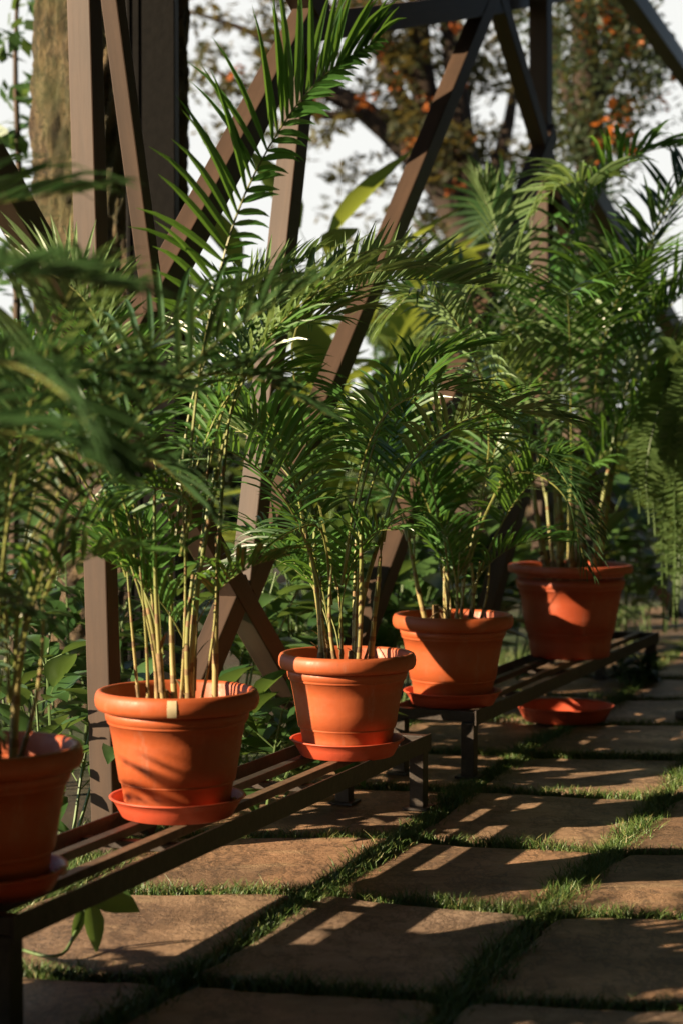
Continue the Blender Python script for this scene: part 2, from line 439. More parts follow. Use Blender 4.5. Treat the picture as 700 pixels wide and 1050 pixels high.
# ------------------------------------------------------------------ benches
BZ = 0.235
def make_bench(label, start, length, width=.31):
    t = thing('plant_bench', label, 'bench', start, math.atan2(U.y, U.x) - 0.0, 'low iron plant benches')
    # local x runs along the bench, local y across it (away from the path)
    h = .055
    for y in (0.0, width):                             # angle irons: upright face and inward ledge
        b = MB()
        b.box((length / 2, y, BZ - .026), (length, .006, .052))
        b.box((length / 2, y + (.024 if y == 0 else -.024), BZ - .048), (length - .012, .040, .006))
        b.build('rail', M['iron'], t, bevel=.0015)
    b = MB(); b.box((length / 2, .095, BZ - .0142), (length - .09, .030, .022)); b.build('slat', M['slat'], t, bevel=.002)
    b = MB(); b.box((length / 2, width - .095, BZ - .0142), (length - .09, .030, .022)); b.build('slat', M['iron'], t, bevel=.002)
    for x in (.022, length - .022):
        b = MB(); b.box((x, width / 2, BZ - .0215), (.040, width - .012, .036)); b.build('crossbar', M['iron'], t, bevel=.002)
    nb = max(1, round(length / .8))
    for i in range(1, nb):
        b = MB(); b.box((length * i / nb, width / 2, BZ - .0362), (.034, width - .012, .020)); b.build('crossbar', M['iron'], t, bevel=.002)
    for x in (.027, length - .027):
        for y in (.03, width - .03):
            b = MB(); hh = BZ - .042 + .025
            b.box((x, y, hh / 2 - .025), (.050, .046, hh)); lg = b.build('leg', M['iron'], t, bevel=.002)
            b = MB(); b.box((x, y, .004), (.085, .08, .008)); b.build('foot_plate', M['iron'], lg)
    return t
e1 = on_z(441, 752, BZ); s2 = on_z(487, 729, BZ); e2 = on_z(690, 648, BZ)
B1L = 2.56
make_bench('near low dark iron bench carrying the three closest terracotta pots', e1 - U * B1L + V((0, 0, -BZ)), B1L)
make_bench('far low dark iron bench ending beside the empty saucer on the path', s2 + V((0, 0, -BZ)), (e2 - s2).length)

# ------------------------------------------------------------------ pots and saucers
def pot_profile(R_, H_, thick):
    s = R_ / .203; k = H_ / .285
    out = [(.118*s, 0), (.126*s, .002*k), (.130*s, .008*k), (.134*s, .045*k), (.1385*s, .072*k)]
    out += [(.1405*s, .073*k), (.1425*s, .0755*k), (.1405*s, .078*k), (.1445*s, .0795*k)]   # ridge
    out += [(.152*s, .125*k), (.160*s, .170*k), (.168*s, .208*k)]
    out += [(.1705*s, .2085*k), (.173*s, .212*k), (.1715*s, .216*k), (.176*s, .2175*k), (.1775*s, .228*k)]
    return out, s, k
def make_pot(label, loc, R_, H_, style, rot, soil=.06, sticker=False):
    t = thing('plant_pot', label, 'plant pot', loc, rot, 'terracotta plant pots along the benches')
    out, s, k = pot_profile(R_, H_, 0)
    inner = [(.172*s, H_ - .055), (.165*s, H_ - .08), (.150*s, H_ * .45), (.12*s, .02), (0.0005, .02)]
    b = MB(); b.lathe(out + [(.1775*s, H_ - .046*k)] + [(.1735*s, H_ - .046*k)] + inner)
    b.add([(.118*s*math.cos(q*math.pi/36), .118*s*math.sin(q*math.pi/36), 0) for q in range(72)], [tuple(range(72))[::-1]])
    body = b.build('body', M[style], t, smooth=True)
    b = MB()
    if style != 'pot_red':                                 # heavy rolled lip
        pr = [(.1736*s, H_ - .044*k), (.186*s, H_ - .0465*k), (.196*s, H_ - .043*k), (.2015*s, H_ - .034*k), (.203*s, H_ - .023*k),
              (.2015*s, H_ - .011*k), (.197*s, H_ - .003*k), (.190*s, H_), (.183*s, H_ - .002*k), (.1795*s, H_ - .008*k), (.1745*s, H_ - .05*k)]
    else:                                              # thin flat flange
        pr = [(.1736*s, H_ - .035), (.182*s, H_ - .035), (.200*s, H_ - .034), (.203*s, H_ - .030), (.203*s, H_ - .006), (.201*s, H_ - .002),
              (.196*s, H_), (.188*s, H_ - .003), (.183*s, H_ - .012), (.1745*s, H_ - .05)]
    b.lathe(pr); rim = b.build('rim', M[style], t, smooth=True)
    b = MB(); rr = random.Random(int(R_ * 1e5) + int(loc[1] * 100))
    prof = [(.0005, H_ - soil + .012), (.04*s, H_ - soil + .01), (.09*s, H_ - soil + .004), (.135*s, H_ - soil - .003), (.166*s, H_ - soil - .012)]
    b.lathe(prof, 40)
    b.v = [(x + rr.uniform(-.004, .004), y + rr.uniform(-.004, .004), z + rr.uniform(-.007, .007)) for x, y, z in b.v]
    b.build('soil', M['soil'], t)
    if sticker:
        b = MB(); vs = []
        for j in range(5):
            q = R(-92 + j * 1.6) - rot
            for z, r_ in ((H_ - .042*k, .1975*s), (H_ - .034*k, .2030*s), (H_ - .023*k, .2045*s), (H_ - .011*k, .2030*s), (H_ - .004*k, .1985*s)):
                vs.append((r_ * math.cos(q), r_ * math.sin(q), z))
        b.add(vs, [(j*5+i, (j+1)*5+i, (j+1)*5+i+1, j*5+i+1) for j in range(4) for i in range(4)])
        b.build('sticker', M['tape'], rim, smooth=True)
    return t
def make_saucer(label, loc, R_, deep=.050, group='red saucers under pots on the benches'):
    b = MB(); s = R_
    b.lathe([(.0005, 0), (.80*s, 0), (.82*s, .002), (.90*s, deep * .55), (.965*s, deep * .9), (1.0*s, deep * .93), (1.005*s, deep * .98),
             (.995*s, deep * 1.02), (.955*s, deep * 1.0), (.93*s, deep * .93), (.87*s, deep * .5), (.79*s, .006), (.74*s, .0045), (.72*s, .0075), (.69*s, .0075), (.67*s, .0045), (.0005, .0045)])
    o = b.build('saucer', M['saucer'], smooth=True); o.location = loc
    return tag(o, label, 'saucer', group)
ctr = {}
def bench_pt(x, y):                                    # centre of a pot from its base in the photograph, on the bench
    return on_z(x, y, BZ)
PZ = BZ - .003
PB, PC, PD = V((-.405, 4.80, PZ)), V((.017, 5.74, PZ)), V((.392, 6.86, PZ))
PA = V((-.735, 3.985, PZ)); PE = V((.985, 8.40, PZ))
SH = .0055
potA = make_pot('nearest terracotta pot, cut off by the left edge and in deep shade', PA + V((0, 0, SH)), .205, .296, 'pot', .4)
potB = make_pot('terracotta pot with a cream sticker on its rim', PB + V((0, 0, SH)), .203, .308, 'pot', 1.1, .05, True)
potC = make_pot('middle terracotta pot at the end of the near bench', PC + V((0, 0, SH)), .203, .298, 'pot_warm', 2.0)
potD = make_pot('terracotta pot on the near end of the far bench', PD + V((0, 0, SH)), .213, .314, 'pot', 3.3)
potE = make_pot('largest terracotta pot, thin rimmed and without a saucer beneath', PE, .268, .400, 'pot_red', .2, .07)
make_saucer('shaded red saucer under the nearest pot at the left edge', PA, .172)
make_saucer('red saucer under the pot that has the rim sticker', PB, .168)
make_saucer('red saucer under the middle pot above the bench end', PC, .168)
make_saucer('red saucer under the pot on the near end of the far bench', PD, .174)
make_saucer('wide empty orange saucer lying on the stone path below the largest pot', V((.925, 8.06, .006)), .205, .062, None)

# small pale lumps on the saucer rims
def lump(label, loc, s, seed):
    bm = bmesh.new(); bmesh.ops.create_icosphere(bm, subdivisions=2, radius=s); r_ = random.Random(seed)
    ph = [r_.uniform(0, 6) for _ in range(6)]
    for v in bm.verts:
        q = v.co / s
        v.co *= 1 + .16 * math.sin(q.x * 3 + ph[0]) + .14 * math.sin(q.y * 4 + ph[1]); v.co.z *= .75
    me = bpy.data.meshes.new('pebble'); bm.to_mesh(me); bm.free(); me.materials.append(M['pebble'])
    for p in me.polygons: p.use_smooth = True
    o = bpy.data.objects.new('pebble', me); C.objects.link(o); o.location = loc
    return tag(o, label, 'pebble', 'pale pebbles lying in the saucers')
lump('pale pink pebble on the saucer edge of the nearest pot', PA + V((.163, -.02, .044)), .013, 1)
lump('smaller pale pebble behind the one on the nearest saucer', PA + V((.142, .012, .030)), .011, 5)
lump('pale pebble at the right edge of the saucer under the stickered pot', PB + V((.135, .012, .034)), .011, 2)

# ------------------------------------------------------------------ palms
def frond_mesh(pts, n_pairs=30, leaf=.26, width=.016, lift=30, droop=.55, seed=0, t0=.2, up=None, right=1.0, sides=(1, 1), rad=.0045, a0=68, a1=22):
    r_ = random.Random(seed); NP = 24
    P = spline(pts, NP); b = MB()
    b.tube(P, [rad * (1 - .8 * i / (NP - 1)) for i in range(NP)], 5, False); b.m = [1] * len(b.m)
    def sample(t):
        x = t * (NP - 1); i = min(int(x), NP - 2); x -= i
        return P[i].lerp(P[i+1], x), (P[i+1] - P[i]).normalized()
    for k in range(n_pairs):
        s = k / (n_pairs - 1); t = t0 + (1 - t0) * s
        p, T = sample(min(t, .999))
        upv = up if up is not None else V((0, 0, 1))
        Sd = T.cross(upv)
        if Sd.length < .15: Sd = T.cross(V((P[-1] - P[0]).xy.to_3d()).cross(T)) if V((P[-1] - P[0]).xy.to_3d()).length > .01 else T.orthogonal()
        Sd.normalize(); Un = Sd.cross(T).normalized()
        prof = max(.16, math.sin(math.pi * (.16 + .76 * s)) ** .7)
        for sg, on in ((-1, sides[0]), (1, sides[1])):
            if r_.random() > on: continue
            L = leaf * prof * r_.uniform(.88, 1.1) * (right if sg > 0 else 1) ; a = R(a0 + (a1 - a0) * s ** 1.2 + r_.uniform(-9, 9))
            lf = R(lift + r_.uniform(-10, 10))
            d = T * math.cos(a) + (Sd * sg * math.cos(lf) + Un * math.sin(lf)) * math.sin(a)
            d.normalize()
            N = (Un * math.cos(lf) - Sd * sg * math.sin(lf))
            q = p.copy(); NSG = 5; vs = []; dr = droop * r_.uniform(.5, 1.5)
            w0 = width * r_.uniform(.8, 1.15) * (.55 + .45 * prof)
            for i, wf in enumerate((.35, .95, 1.0, .85, .5, .03)):
                wv = d.cross(N)
                if wv.length < 1e-4: wv = d.orthogonal()
                wv.normalize(); nn = wv.cross(d)
                h = w0 * wf * .5
                vs += [q - wv * h + nn * h * .35, q - nn * h * .15, q + wv * h + nn * h * .35]
                q = q + d * (L / NSG)
                d = (d + V((0, 0, -1)) * dr * (.10 + .11 * i)).normalized()
            b.add(vs, [f for i in range(NSG) for f in ((i*3, i*3+1, i*3+4, i*3+3), (i*3+1, i*3+2, i*3+5, i*3+4))])
    return b
def arch(base, az, e0, e1, L, n=7, bend=1.3):
    p = V(base); out = [p.copy()]
    for i in range(n):
        e = R(e0 + (e1 - e0) * ((i + .5) / n) ** bend)
        p = p + V((math.cos(e) * math.cos(az), math.cos(e) * math.sin(az), math.sin(e))) * (L / n)
        out.append(p.copy())
    return out
def leaf_blade(b, base, d, nrm, L, w, curl=.5, k=5):
    d = d.normalized(); q = V(base); vs = []
    for i, wf in enumerate((.12, .75, 1.0, .85, .5, .03)):
        wv = d.cross(nrm)
        if wv.length < 1e-4: wv = d.orthogonal()
        wv.normalize(); nn = wv.cross(d); h = w * wf * .5
        vs += [q - wv * h + nn * h * .35, q, q + wv * h + nn * h * .35]
        q = q + d * (L / 5); d = (d + V((0, 0, -1)) * curl * .22).normalized()
    b.add(vs, [f for i in range(5) for f in ((i*3, i*3+1, i*3+4, i*3+3), (i*3+1, i*3+2, i*3+5, i*3+4))])
def cane_tube(base, top, r0, r_, parent, origin):
    base, top = V(base), V(top); b = MB(); k = 26; L = (top - base).length
    sag = V((r_.uniform(-.025, .025), r_.uniform(-.025, .025), 0)); pts = []; rad = []
    gap = r_.choice((4, 5, 6)); ph = r_.randint(0, 3)
    for i in range(k):
        t = i / (k - 1); pts.append(base.lerp(top, t) + sag * math.sin(math.pi * t) - origin)
        rad.append(r0 * (1 - .5 * t) * (1.07 if (i + ph) % gap == 0 else 1.0) * r_.uniform(.97, 1.04))
    b.tube(pts, rad, 8)
    b.m = [1 if (f < (k - 1) * 8 and (f // 8 + ph) % gap == 0) else 0 for f in range(len(b.m))]
    if r_.random() < .6:                               # dry brown husk wrapped round the foot
        i0 = r_.randint(1, 3); n_ = r_.randint(2, 5); off = len(b.m)
        b.tube(pts[i0:i0 + n_], [x * r_.uniform(1.15, 1.5) for x in rad[i0:i0 + n_]], 7, False)
        b.m[off:] = [1] * (len(b.m) - off)
        q = pts[i0 + n_ - 1]; a = r_.uniform(0, 6.28); o = V((math.cos(a), math.sin(a), 1.6)).normalized()
        off = len(b.m); leaf_blade(b, q, o, V((math.cos(a), math.sin(a), 0)), r_.uniform(.04, .09), r0 * 1.6, .9); b.m[off:] = [1] * (len(b.m) - off)
    b.build('cane', [M['cane'], M['husk']], parent, smooth=True)
def make_palm(label, loc, seed, n_cane, cane_h, spread, fronds, L, leaf, width=.016, mat_='frond', name='areca_palm', az0=None, azw=None,
              e0=(72, 87), e1=(-25, 35), explicit=(), r0=.011, low=5, lit=.25, pairs=22, group='areca palms in pots', lift=28, droop=.55):
    r_ = random.Random(seed); loc = V(loc)
    t = thing(name, label, 'palm', loc, 0, group); tops = []
    for i in range(n_cane):
        a = 2 * math.pi * (i + r_.random() * .8) / n_cane; rr = spread * r_.uniform(.25, 1)
        bs_ = loc + V((math.cos(a) * rr, math.sin(a) * rr, -.02))
        h = cane_h * r_.uniform(.55, 1.1)
        tp = bs_ + V((math.cos(a) * h * r_.uniform(.02, .22), math.sin(a) * h * r_.uniform(.02, .22), h))
        cane_tube(bs_, tp, r0 * r_.choice((.4, .5, .65, .8, .95)), r_, t, loc); tops.append((tp, a))
    for i in range(fronds):
        tp, a = tops[i % len(tops)]
        az = a + r_.uniform(-.9, .9) if az0 is None else az0 + r_.uniform(-azw, azw)
        ll = L * r_.uniform(.65, 1.08)
        P = arch(tp - V((0, 0, .04)), az, r_.uniform(*e0), r_.uniform(*e1), ll, bend=r_.uniform(.9, 1.6))
        P = [p - loc for p in P]
        frond_mesh(P, pairs + r_.randint(-3, 3), leaf * r_.uniform(.85, 1.12), width, lift, droop, seed * 100 + i, r_.uniform(.24, .38)).build(
            'frond', [M['frond_lit'] if r_.random() < lit else M[mat_], M['rachis']], t)
    for i in range(2):                                 # cut stubs of old canes
        a = r_.uniform(0, 6.28); b0 = loc + V((math.cos(a), math.sin(a), 0)) * spread * r_.uniform(.3, .9) - V((0, 0, .02))
        b = MB(); hh = r_.uniform(.05, .11); b.tube([b0 - loc, b0 - loc + V((r_.uniform(-.01, .01), 0, hh))], [r0 * 1.2, r0 * 1.05], 8); b.build('cane_stub', M['husk'], t, smooth=False)
    for i in range(low):                               # short new leaves standing among the canes
        tp, a = tops[r_.randrange(len(tops))]; h = cane_h * r_.uniform(.25, .75)
        b0 = loc + V((math.cos(a) * spread * .5, math.sin(a) * spread * .5, h * .4)); az = r_.uniform(0, 6.28)
        P = [p - loc for p in arch(b0, az, r_.uniform(72, 88), r_.uniform(-10, 50), L * r_.uniform(.4, .7), bend=r_.uniform(.9, 1.8))]
        frond_mesh(P, pairs - 7, leaf * r_.uniform(.6, .85), width * .85, 30, .7, seed * 100 + 30 + i, r_.uniform(.3, .5), rad=.003).build('frond', [M[r_.choice((mat_, 'frond'))], M['rachis']], t)
    for i, e in enumerate(explicit):
        kw = dict(e[1]); mm = kw.pop('m', mat_)
        pts = [at(*q) - loc for q in e[0]]
        frond_mesh(pts, seed=seed * 100 + 60 + i, **kw).build('frond', [M[mm], M['rachis']], t)
    return t
top = lambda P, h, s: P + V((0, 0, h - s))
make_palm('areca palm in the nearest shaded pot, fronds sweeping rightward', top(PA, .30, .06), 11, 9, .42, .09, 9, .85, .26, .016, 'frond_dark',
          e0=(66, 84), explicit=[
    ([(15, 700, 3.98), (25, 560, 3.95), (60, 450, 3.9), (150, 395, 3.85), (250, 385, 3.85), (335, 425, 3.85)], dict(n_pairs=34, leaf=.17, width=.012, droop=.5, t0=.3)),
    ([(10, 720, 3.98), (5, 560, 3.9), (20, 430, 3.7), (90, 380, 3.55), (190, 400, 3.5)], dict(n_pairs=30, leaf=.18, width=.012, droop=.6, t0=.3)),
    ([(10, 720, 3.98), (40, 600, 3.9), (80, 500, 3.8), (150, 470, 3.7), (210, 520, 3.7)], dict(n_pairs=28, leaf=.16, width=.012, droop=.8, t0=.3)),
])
make_palm('areca palm with the tallest upright frond, growing in the stickered pot', top(PB, .313, .05), 23, 15, .62, .10, 9, .76, .30, .0175, 'frond',
          e0=(72, 87), e1=(-20, 40), r0=.0105, explicit=[
    ([(188, 560, 4.8), (200, 420, 4.8), (216, 320, 4.75), (246, 212, 4.75), (292, 125, 4.85), (335, 75, 4.85), (385, 42, 4.9)],
     dict(n_pairs=38, leaf=.31, width=.0185, droop=.5, lift=14, t0=.30, right=.3, up=V((.35, -.90, .25)), a0=66, a1=24, m='frond')),
    ([(180, 560, 4.85), (195, 420, 5.0), (225, 345, 5.05), (265, 300, 5.1), (320, 262, 5.15)],
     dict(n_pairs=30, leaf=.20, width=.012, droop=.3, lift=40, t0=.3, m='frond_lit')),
    ([(185, 560, 4.8), (205, 470, 4.9), (240, 400, 4.95), (290, 380, 5.0), (345, 410, 5.0)], dict(n_pairs=28, leaf=.2, width=.014, droop=.7, t0=.25)),
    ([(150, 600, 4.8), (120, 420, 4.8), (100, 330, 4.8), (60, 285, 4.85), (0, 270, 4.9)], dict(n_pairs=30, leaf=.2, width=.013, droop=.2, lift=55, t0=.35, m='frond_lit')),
    ([(185, 570, 4.75), (195, 515, 4.7), (150, 500, 4.6), (110, 520, 4.6)], dict(n_pairs=24, leaf=.15, width=.012, droop=.9, t0=.3)),
])
make_palm('areca palm with a silvery raised frond, growing in the middle pot', top(PC, .303, .06), 37, 12, .50, .09, 8, .80, .31, .0175, 'frond',
          e0=(66, 86), e1=(-30, 35), explicit=[
    ([(345, 600, 5.75), (318, 470, 5.75), (300, 350, 5.75), (345, 305, 5.75), (410, 287, 5.8), (490, 292, 5.85)],
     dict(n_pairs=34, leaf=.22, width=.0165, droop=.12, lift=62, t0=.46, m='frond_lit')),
    ([(350, 600, 5.7), (370, 480, 5.6), (400, 420, 5.5), (460, 400, 5.4), (520, 430, 5.4)], dict(n_pairs=30, leaf=.2, width=.013, droop=.8, t0=.3)),
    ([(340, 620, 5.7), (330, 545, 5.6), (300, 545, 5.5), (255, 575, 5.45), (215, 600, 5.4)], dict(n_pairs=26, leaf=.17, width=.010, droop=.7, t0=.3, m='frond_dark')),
    ([(350, 600, 5.7), (385, 450, 5.7), (430, 375, 5.7), (500, 352, 5.7)], dict(n_pairs=30, leaf=.2, width=.018, droop=.3, lift=15, t0=.35)),
])
make_palm('shorter dense areca palm in the pot beginning the far bench', top(PD, .319, .06), 41, 14, .42, .10, 9, .74, .28, .0155, 'frond',
          e0=(64, 86), e1=(-30, 30), explicit=[
    ([(470, 590, 6.86), (500, 470, 6.8), (490, 380, 6.75), (460, 320, 6.7), (425, 300, 6.6), (395, 330, 6.6)],
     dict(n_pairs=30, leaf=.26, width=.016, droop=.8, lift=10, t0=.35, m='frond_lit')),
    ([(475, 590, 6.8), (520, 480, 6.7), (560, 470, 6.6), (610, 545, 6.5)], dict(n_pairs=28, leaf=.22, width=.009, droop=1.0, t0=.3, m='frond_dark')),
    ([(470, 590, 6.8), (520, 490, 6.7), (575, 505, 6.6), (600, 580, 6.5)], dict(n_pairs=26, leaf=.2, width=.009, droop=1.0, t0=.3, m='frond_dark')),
])
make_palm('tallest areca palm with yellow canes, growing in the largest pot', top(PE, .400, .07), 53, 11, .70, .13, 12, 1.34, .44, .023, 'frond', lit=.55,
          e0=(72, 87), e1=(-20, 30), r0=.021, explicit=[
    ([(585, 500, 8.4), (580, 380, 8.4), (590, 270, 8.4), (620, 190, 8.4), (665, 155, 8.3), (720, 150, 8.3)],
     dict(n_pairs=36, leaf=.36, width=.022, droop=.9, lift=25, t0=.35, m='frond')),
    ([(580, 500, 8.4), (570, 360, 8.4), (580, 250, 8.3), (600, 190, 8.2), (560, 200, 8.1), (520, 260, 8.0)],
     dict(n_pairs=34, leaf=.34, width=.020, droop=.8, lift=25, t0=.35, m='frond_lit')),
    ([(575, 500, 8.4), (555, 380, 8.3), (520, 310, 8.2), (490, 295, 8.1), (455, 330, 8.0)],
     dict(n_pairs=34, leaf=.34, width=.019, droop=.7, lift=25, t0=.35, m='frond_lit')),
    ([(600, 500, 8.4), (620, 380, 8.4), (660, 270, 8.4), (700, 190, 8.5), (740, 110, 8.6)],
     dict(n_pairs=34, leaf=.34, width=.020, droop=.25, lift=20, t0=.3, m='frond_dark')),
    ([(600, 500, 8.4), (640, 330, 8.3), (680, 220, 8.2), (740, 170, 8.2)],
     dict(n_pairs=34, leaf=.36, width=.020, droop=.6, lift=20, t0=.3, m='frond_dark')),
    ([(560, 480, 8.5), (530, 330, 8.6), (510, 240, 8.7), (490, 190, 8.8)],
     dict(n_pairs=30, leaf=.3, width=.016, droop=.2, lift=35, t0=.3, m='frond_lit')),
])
# palm in the bed, just outside the picture: its shaded fronds reach in from the left and darken the near path
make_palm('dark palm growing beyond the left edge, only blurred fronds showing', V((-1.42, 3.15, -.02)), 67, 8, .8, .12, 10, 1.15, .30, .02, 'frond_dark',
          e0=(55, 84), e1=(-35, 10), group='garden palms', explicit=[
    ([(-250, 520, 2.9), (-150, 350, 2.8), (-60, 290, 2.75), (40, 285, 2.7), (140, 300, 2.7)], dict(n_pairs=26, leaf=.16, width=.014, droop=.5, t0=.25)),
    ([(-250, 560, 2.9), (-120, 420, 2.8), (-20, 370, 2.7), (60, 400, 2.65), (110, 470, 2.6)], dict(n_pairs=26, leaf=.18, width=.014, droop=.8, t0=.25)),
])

# ------------------------------------------------------------------ leafy plants in the bed
def broad_plant(label, loc, h, rad, n_stem, per, L, w, seed, m='broad', name='broadleaf_plant', group='leafy plants in the bed', curl=.6):
    r_ = random.Random(seed); t = thing(name, label, 'plant', loc, 0, group); st, fo = MB(), MB()
    for i in range(n_stem):
        a = r_.uniform(0, 6.28); hh = h * r_.uniform(.5, 1); lean = rad * r_.uniform(.2, 1)
        p0 = V((math.cos(a) * .06, math.sin(a) * .06, -.02)); p2 = V((math.cos(a) * lean, math.sin(a) * lean, hh))
        P = spline([p0, p0.lerp(p2, .5) + V((0, 0, hh * .1)), p2], 8)
        st.tube(P, [.006 - .0004 * j for j in range(8)], 5)
        for j in range(per):
            t_ = r_.uniform(.25, 1); x = t_ * 7; k = min(int(x), 6); p = P[k].lerp(P[k+1], x - k)
            b_ = r_.uniform(0, 6.28); e = r_.uniform(-.1, .9)
            d = V((math.cos(b_) * math.cos(e), math.sin(b_) * math.cos(e), math.sin(e)))
            pe = p + d * L * .35
            st.tube([p, pe], .0022, 4)
            leaf_blade(fo, pe, d, V((0, 0, 1)) + d * .2, L * r_.uniform(.7, 1.2), w * r_.uniform(.8, 1.2), curl * r_.uniform(.4, 1.6))
    st.build('stem', M['stem'], t); fo.build('foliage', M[m], t, smooth=True)
    return t
rb = random.Random(77)
bed = [  # photo column, distance, height, leaf length, material, what sets it apart
 (28, 6.6, 1.05, .15, 'broad', 'pale sunlit leafy plant behind the nearest pot'),
 (75, 6.9, .95, .14, 'broad', 'leafy plant with drooping oval leaves left of the timber post'),
 (60, 5.6, .55, .13, 'broad', 'low leafy plant between the nearest pot and the stickered pot'),
 (135, 7.0, .7, .13, 'broad', 'dark leafy plant behind the canes of the stickered pot'),
 (262, 6.25, .42, .17, 'broad', 'broad pale leaf plant to the right of the stickered pot'),
 (222, 6.9, .75, .15, 'broad', 'leafy plant behind the lower crossing of the lattice'),
 (300, 7.4, .8, .18, 'broad', 'large leaved plant behind the middle pot at its left'),
 (350, 8.2, .95, .18, 'broad', 'leafy plant behind the canes of the middle palm'),
 (400, 8.3, .8, .2, 'broad', 'large leaved plant in the gap right of the middle pot'),
 (455, 9.4, .9, .18, 'broad', 'leafy plant behind the shorter palm'),
 (520, 9.6, .8, .16, 'broad', 'leafy plant in the gap left of the largest pot'),
 (575, 10.6, 1.0, .18, 'broad', 'leafy plant hidden behind the largest pot'),
 (640, 11.0, .8, .14, 'broad', 'low leafy plant right of the largest pot'),
 (672, 11.8, 1.1, .15, 'broad', 'taller leafy plant at the far end of the bench'),
]
for i, (px, Y, h, L, m_, lab) in enumerate(bed):
    broad_plant(lab, V(((px - 350) / F * Y, Y, -.03)), h, .40, 7, 9, L * 1.25, L * .68, 300 + i, m_)
broad_plant('low leafy bush beyond the left edge that shades the nearest pot', V((-1.22, 3.60, -.03)), .80, .30, 26, 20, .19, .10, 391)  # this and the next two bushes are unseen, added to cast shade
broad_plant('taller leafy bush beyond the left edge that shades the near path', V((-1.75, 2.95, -.03)), 1.15, .5, 16, 14, .17, .085, 392)
broad_plant('dense leafy bush beyond the left edge beside the nearest pot', V((-1.50, 3.52, -.03)), .85, .34, 22, 18, .17, .09, 393)
# taller background plants, banana-like, most in the leaf colour painted as sunlit
back = [
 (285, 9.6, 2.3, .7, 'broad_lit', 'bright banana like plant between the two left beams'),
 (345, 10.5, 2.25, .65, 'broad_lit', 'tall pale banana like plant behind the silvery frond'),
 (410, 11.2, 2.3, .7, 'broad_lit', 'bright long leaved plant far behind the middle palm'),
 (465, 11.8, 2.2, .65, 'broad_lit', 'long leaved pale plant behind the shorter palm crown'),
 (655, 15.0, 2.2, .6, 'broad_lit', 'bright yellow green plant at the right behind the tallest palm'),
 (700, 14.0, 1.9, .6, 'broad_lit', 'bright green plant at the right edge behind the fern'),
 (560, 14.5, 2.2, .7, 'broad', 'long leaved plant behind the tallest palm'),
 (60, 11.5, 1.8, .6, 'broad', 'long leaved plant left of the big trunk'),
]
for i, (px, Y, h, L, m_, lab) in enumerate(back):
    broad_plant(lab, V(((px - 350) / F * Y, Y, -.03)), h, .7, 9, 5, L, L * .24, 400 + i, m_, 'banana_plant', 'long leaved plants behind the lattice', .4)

# ------------------------------------------------------------------ trees
def foliage(b, centres, n, size, r_, aspect=.45, hang=.5):
    for _ in range(n):
        c, rad = r_.choice(centres)
        while True:
            q = V((r_.uniform(-1, 1), r_.uniform(-1, 1), r_.uniform(-1, 1)))
            if q.length < 1: break
        p = V(c) + V((q.x * rad[0], q.y * rad[1], q.z * rad[2]))
        a = r_.uniform(0, 6.28); e = r_.uniform(-1.2, .6) if r_.random() < hang else r_.uniform(-.5, 1.0)
        d = V((math.cos(a) * math.cos(e), math.sin(a) * math.cos(e), math.sin(e)))
        s = d.cross(V((r_.uniform(-1, 1), r_.uniform(-1, 1), 1))).normalized()
        L = size * r_.uniform(.6, 1.4); w = L * aspect * .5
        b.add([p, p + d * L * .45 + s * w, p + d * L, p + d * L * .45 - s * w], [(0, 1, 2, 3)])
def limb(b, px_pts, Y, r0, r1, k=14):
    P = spline([at(*q) if len(q) == 3 else at(q[0], q[1], Y) for q in px_pts], k)
    b.tube(P, [r0 + (r1 - r0) * i / (k - 1) for i in range(k)], 8)
    return P
# big trunk at the left
tx = at(116, 455, 8.6); 
t = thing('tree', 'thick rough barked tree trunk behind the left timber post', 'tree', (tx.x, tx.y, 0))
b = MB(); rr = random.Random(3); vs = []; fs = []; NA, NZ = 180, 320
for i in range(NZ + 1):
    z = -.1 + 6.0 * i / NZ
    for j in range(NA):
        q = 2 * math.pi * j / NA
        rd = .325 * (1 + .18 * math.exp(-(z + .1) * 3)) + .012 * math.sin(q * 9 + 2.1 * math.sin(z * 2)) + .008 * math.sin(q * 17 + z * 9) + .006 * math.sin(q * 31 - z * 21) + rr.uniform(-.004, .004) + .030 * (mn.turbulence(V((math.cos(q) * 3.5, math.sin(q) * 3.5, z * 1.6)) * 2.2, 5, True) - .4)
        vs.append((rd * math.cos(q), rd * math.sin(q), z))
for i in range(NZ):
    for j in range(NA): fs.append((i*NA + j, i*NA + (j+1) % NA, (i+1)*NA + (j+1) % NA, (i+1)*NA + j))
b.add(vs, fs); b.build('trunk', M['bark'], t, smooth=True)
b = MB(); foliage(b, [((rr.uniform(-1.6, 1.6), rr.uniform(-1.2, 1.2), rr.uniform(5.6, 7.2)), (.8, .8, .5)) for _ in range(14)], 3500, .13, rr)
b.build('crown', M['tree_leaf'], t)

